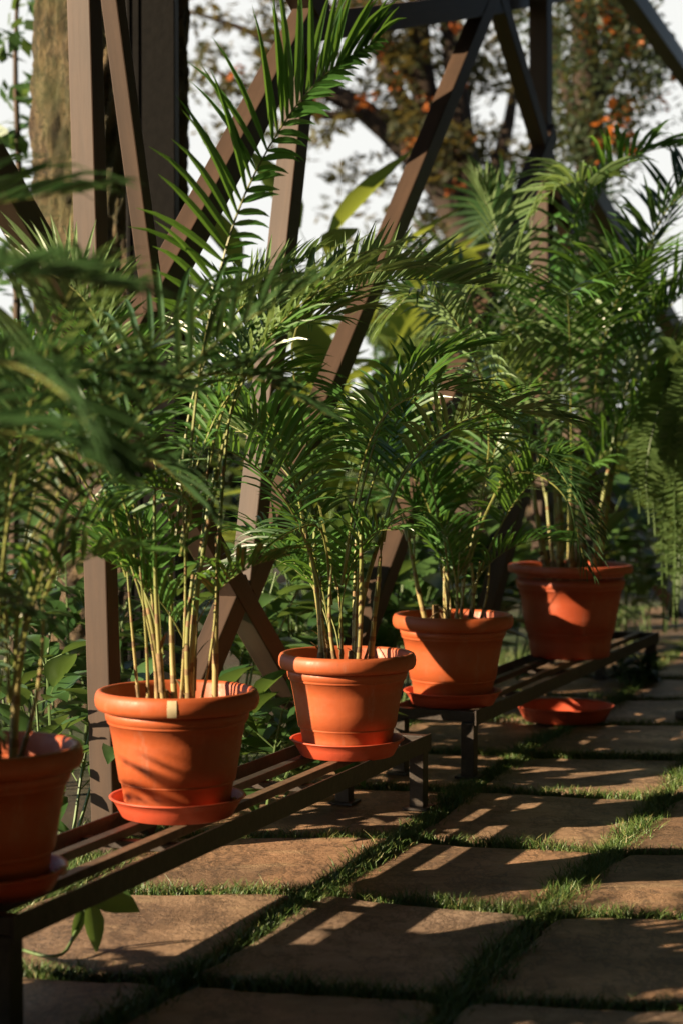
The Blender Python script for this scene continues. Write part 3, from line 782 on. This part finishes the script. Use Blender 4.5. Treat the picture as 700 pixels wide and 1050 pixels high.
# spreading tree behind the middle, limbs against the white sky
YT = 17.0; base = V(((492 - 350) / F * YT, YT, 0))
t = thing('tree', 'spreading tree with orange tinged limbs leaning left behind the lattice beams', 'tree', base, 0, 'trees against the pale sky')
b = MB(); rr = random.Random(8)
ends = []
for pts, r0, r1 in (
    ([(492, 590), (488, 420), (484, 300), (468, 215), (430, 165), (375, 115), (318, 85)], .20, .05),
    ([(470, 218), (448, 150), (432, 80), (428, 10), (420, -60)], .12, .05),
    ([(484, 290), (478, 200), (470, 110), (462, 20), (470, -60)], .11, .05),
    ([(430, 165), (420, 120), (395, 70), (380, 20), (350, -30)], .07, .02),
    ([(375, 115), (330, 118), (280, 100), (215, 70)], .04, .012),
    ([(350, 100), (310, 60), (250, 30), (190, 10)], .04, .012),
    ([(430, 90), (400, 50), (370, 30), (330, 0)], .05, .015),
    ([(484, 280), (500, 200), (520, 130), (530, 60)], .08, .02)):
    P = limb(b, pts, YT, r0 * 1.35, r1 * 1.3); ends.append(P)
b.v = [tuple(V(v) - base) for v in b.v]; b.build('trunk', M['limb'], t, smooth=True)
cs = []
for P in ends:
    for p in P[4:]:
        for _ in range(2): cs.append((p - base + V((rr.uniform(-.5, .5), rr.uniform(-.8, .8), rr.uniform(-.35, .45))), (.2, .3, .12)))
b = MB(); cs += [(at(rr.uniform(345, 560), rr.uniform(150, 340), YT + rr.uniform(.3, 1.5)) - base, (.26, .35, .15)) for _ in range(40)]
cs += [(at(rr.uniform(420, 560), rr.uniform(-60, 170), YT + rr.uniform(.3, 1.5)) - base, (.26, .35, .15)) for _ in range(26)]
foliage(b, cs, 9500, .11, rr, .42); cr_ = b.build('crown', M['tree_leaf_warm'], t)
b = MB(); foliage(b, [(p - base + V((0, -.2, .05)), (.10, .12, .07)) for P in ends[:5] for p in P[5:12:2]], 300, .08, rr, .7); b.build('blossom', M['blossom'], cr_)

# weeping tree at the right
YT = 15.0; base = V(((612 - 350) / F * YT, YT, 0))
t = thing('tree', 'dark weeping tree with hanging foliage above the tallest palm', 'tree', base, 0, 'trees against the pale sky')
b = MB(); P1 = limb(b, [(612, 608), (610, 400), (606, 200), (600, 60), (598, -80)], YT, .16, .09)
P2 = limb(b, [(606, 190), (585, 110), (565, 40), (555, -40)], YT, .06, .03); P3 = limb(b, [(604, 120), (630, 60), (650, 10), (660, -60)], YT, .06, .03)
b.v = [tuple(V(v) - base) for v in b.v]; b.build('trunk', M['limb'], t, smooth=True)
cs = []; rr = random.Random(12)
for _ in range(95):
    x = rr.gauss(612, 30); y0 = rr.uniform(-90, 150); 
    if x > 652: y0 = min(y0, 40)
    n_ = rr.randint(3, 8)
    for k in range(n_):
        cs.append((at(x + rr.uniform(-4, 4) + k * rr.uniform(-2, 2), y0 + k * 13, YT + rr.uniform(-.7, .7)) - base, (.11, .16, .12)))
b = MB(); foliage(b, cs, 8500, .075, rr, .4, .85); cr_ = b.build('crown', M['tree_leaf'], t)
b = MB(); foliage(b, rr.sample(cs, 28), 320, .10, rr, .7); b.build('blossom', M['blossom'], cr_)

# slim pale sapling at the left edge
YT = 10.5; base = V(((14 - 350) / F * YT, YT, 0))
t = thing('tree', 'slim pale leaved sapling at the left edge beside the big trunk', 'tree', base, 0, 'trees against the pale sky')
b = MB(); P = limb(b, [(14, 680), (16, 400), (20, 200), (16, 60), (22, -60)], YT, .03, .008)
b.v = [tuple(V(v) - base) for v in b.v]; b.build('trunk', M['twig'], t)
rr = random.Random(15); cs = [(p - base + V((rr.uniform(-.18, .2), rr.uniform(-.3, .3), rr.uniform(-.1, .1))), (.1, .15, .12)) for p in P[3:] for _ in range(3)]
b = MB(); foliage(b, cs, 420, .13, rr, .45); b.build('crown', M['broad'], t)

# a row of garden trees and shrubs closing the view
rr = random.Random(21)
far = [(-30, 15, 2.0, 'broad full green shrub far left behind the sapling'), (70, 14, 1.9, 'dark shrub behind the big trunk at its left'),
       (185, 14, 1.6, 'dark shrub behind the big trunk at its right'), (265, 17, 1.9, 'rounded shrub behind the bright banana like plant'), (350, 17.5, 1.8, 'shrub directly behind the silvery frond'),
       (430, 18.5, 2.6, 'bushy shrub at the foot of the spreading tree'), (520, 18, 2.9, 'tall bushy shrub right of the spreading tree'), (600, 19, 2.5, 'bushy shrub at the foot of the weeping tree'),
       (680, 19, 2.2, 'sunlit shrub right of the weeping tree'), (760, 18, 2.0, 'shrub beyond the right edge of the view')]
for i, (px, Y, h, lab) in enumerate(far):
    base = V(((px - 350) / F * Y, Y, 0)); t = thing('shrub', lab, 'shrub', base, 0, 'shrubs closing the view')
    b = MB(); b.tube([(0, 0, -.05), (.03, 0, h * .3), (0, .04, h * .6)], [.06, .05, .02], 7)
    for k in range(5):
        a = k * 1.25; b.tube([(.02, 0, h * .25), (math.cos(a) * .4, math.sin(a) * .4, h * .6)], [.03, .012], 6)
    b.build('trunk', M['twig'], t)
    cs = [((rr.uniform(-.55, .55), rr.uniform(-.5, .5), rr.uniform(.2, h - .25)), (rr.uniform(.2, .35), .3, rr.uniform(.15, .3))) for _ in range(26)]
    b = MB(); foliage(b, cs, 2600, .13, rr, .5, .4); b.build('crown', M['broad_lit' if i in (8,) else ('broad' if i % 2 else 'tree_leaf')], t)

# dark fan palm behind the tallest palm
YF = 12.5; base = V(((548 - 350) / F * YF, YF, 0))
t = thing('fan_palm', 'dark fan leaved palm showing above the tallest potted palm', 'palm', base, 0, 'garden palms')
b = MB(); b.tube([(0, 0, -.05), (.02, 0, .9), (0, 0, 1.7)], [.09, .07, .06], 10); b.build('trunk', M['bark'], t, smooth=True)
rr = random.Random(31)
for i, (dx, dz, az, el) in enumerate([(0, .6, -1.6, .9), (.35, .5, -.8, .7), (-.35, .5, -2.4, .7), (.15, .9, -1.2, 1.1), (-.2, .85, -2.0, 1.1), (.1, .4, 1.2, .9)]):
    b = MB(); hub = V((dx, -.1 + .2 * math.sin(i), 1.7 + dz)); b.tube([(0, 0, 1.65), hub * .6 + V((0, 0, .75)), hub], .012, 5)
    fwd = V((math.cos(az) * math.cos(el), math.sin(az) * math.cos(el), math.sin(el))); sd_ = fwd.cross(V((0, 0, 1))).normalized()
    for k in range(26):
        a = R(-115 + 230 * k / 25); leaf_blade(b, hub, fwd * math.cos(a) + sd_ * math.sin(a), sd_.cross(fwd), .48 * rr.uniform(.85, 1.1), .035, .7)
    b.build('frond', M['frond_dark'], t)

# ------------------------------------------------------------------ ferns at the right edge
def fern_frond(pts, n=34, L=.075, seed=0, w=.4):
    r_ = random.Random(seed); P = spline(pts, 26); b = MB(); b.tube(P, [.003] * 26, 4, False)
    for k in range(n):
        t_ = .08 + .92 * k / (n - 1); x = min(t_ * 25, 24.99); i = int(x); p = P[i].lerp(P[i+1], x - i); T = (P[i+1] - P[i]).normalized()
        out = V((0.2, -1, .15)); Sd = T.cross(out)
        if Sd.length < .1: Sd = T.orthogonal()
        Sd.normalize(); Un = Sd.cross(T)
        for sg in (-1, 1):
            l_ = L * max(.12, math.sin(math.pi * min(1, .22 + .75 * t_))) * r_.uniform(.85, 1.1)
            leaf_blade(b, p, Sd * sg + T * .35 + Un * r_.uniform(-.2, .2), Un, l_, l_ * w, .25)
    return b
fb = V((1.56, 8.15, 0))
t = thing('fern', 'long hanging fern cascading down at the right edge of the view', 'fern', fb)
b = MB(); b.lathe([(.0005, 0), (.16, 0), (.16, .02), (.03, .05), (.03, 1.15), (.14, 1.18), (.17, 1.36), (.15, 1.36), (.12, 1.25), (.0005, 1.25)], 32); b.build('stand', M['iron'], t, smooth=True)
rr = random.Random(44)
for i in range(60):
    a = rr.uniform(0, 6.28); o = rr.uniform(.10, .30); dn = rr.uniform(.25, 1.0)
    c_, s_ = math.cos(a), math.sin(a)
    fern_frond([(c_ * .05, s_ * .05, 1.28), (c_ * o * .6, s_ * o * .6, 1.42 + rr.uniform(0, .15)), (c_ * o, s_ * o, 1.25), (c_ * o * 1.15, s_ * o * 1.15, 1.25 - dn * .5), (c_ * o * 1.1, s_ * o * 1.1, 1.25 - dn)],
               44, .075, 900 + i, .5).build('frond', M['fern'], t)
fb2 = V((1.42, 9.1, -.03))
t = thing('fern', 'broad pale fern with one wide frond drooping beside the largest pot', 'fern', fb2)
for i, pts in enumerate(([(690, 640, 9.1), (690, 480, 9.0), (672, 410, 8.9), (655, 420, 8.8), (654, 488, 8.8)],
                         [(692, 640, 9.1), (700, 460, 9.1), (690, 390, 9.0), (640, 370, 9.0), (620, 420, 8.9)],
                         [(694, 640, 9.1), (690, 440, 9.2), (665, 370, 9.3), (610, 350, 9.3)],
                         [(694, 640, 9.1), (705, 440, 9.2), (712, 370, 9.3), (730, 330, 9.3)])):
    fern_frond([at(*q) - fb2 for q in pts], 30, .13, 950 + i, .26).build('frond', M['fern'], t)

# ------------------------------------------------------------------ small things on the ground
lf = thing('fallen_leaf', 'green wilted leaf with a long stalk lying beside the near bench', 'leaf', on_z(60, 968, .01))
lo = V(lf.location); b = MB()
P = spline([on_z(18, 972, .012), on_z(45, 980, .012), on_z(66, 977, .02), at(78, 955, on_z(62, 976, 0).y), at(88, 932, on_z(62, 976, 0).y + .01)], 14)
b.tube([p - lo for p in P], .004, 6); b.build('stalk', M['stem'], lf, smooth=True)
b = MB(); e = P[-1] - lo
leaf_blade(b, e + V((0, 0, .03)), V((.9, .1, -.1)), V((.1, -.8, .6)), .13, .075, .5); leaf_blade(b, e + V((.01, 0, .02)), V((.15, -.1, -1)), V((.5, -.8, .1)), .12, .05, .2)
leaf_blade(b, e + V((-.005, 0, .01)), V((-.25, -.1, -.8)), V((.5, -.8, .1)), .09, .03, .2)
b.build('blade', M['broad'], lf, smooth=True)

bp = on_z(651, 703, -.02)
broad_plant('low dark leafy clump on the ground under the far end of the bench', bp, .15, .13, 14, 7, .075, .04, 555, 'frond_dark', 'ground_plant', None)

# ------------------------------------------------------------------ roof and hedges added out of view to block skylight
t = thing('pergola_roof', 'dark boarded roof over the path above the viewer', 'roof', (1.6, 2.0, 4.3))
b = MB()
for k in range(24): b.box((-4.2 + .36 * k, 1.0, 0), (.359, 15.0, .03))
b.build('boarding', M['black'], t)
b = MB()
for k in range(6): b.box((0, -5.5 + 2.6 * k, -.08), (8.4, .08, .12))
b.build('rafter', M['wood'], t)
def blocker_hedge(label, x0, y0, x1, y1, h):  # tall leafy box added out of view to block skylight
    a, b_ = V((x0, y0, 0)), V((x1, y1, 0)); d = b_ - a
    t = thing('hedge', label, 'hedge', (a + b_) / 2, math.atan2(d.y, d.x)); L = d.length; r_ = random.Random(int(L * 10))
    b = MB(); b.box((0, 0, h / 2), (L, .5, h)); b.build('core', M['hedge_core'], t)
    b = MB(); cs = [((r_.uniform(-L / 2, L / 2), r_.choice((-.3, .3)), r_.uniform(0, h)), (.5, .15, .4)) for _ in range(60)]
    foliage(b, cs, 5000, .16, r_, .5, .5); b.build('foliage', M['frond_dark'], t)
blocker_hedge('tall dark hedge closing the right side of the path beyond the view', 3.4, -4, 3.4, 13, 4.2)
blocker_hedge('tall dark hedge closing the path behind the viewer', -8.0, -4.2, 3.4, -3.2, 6.5)
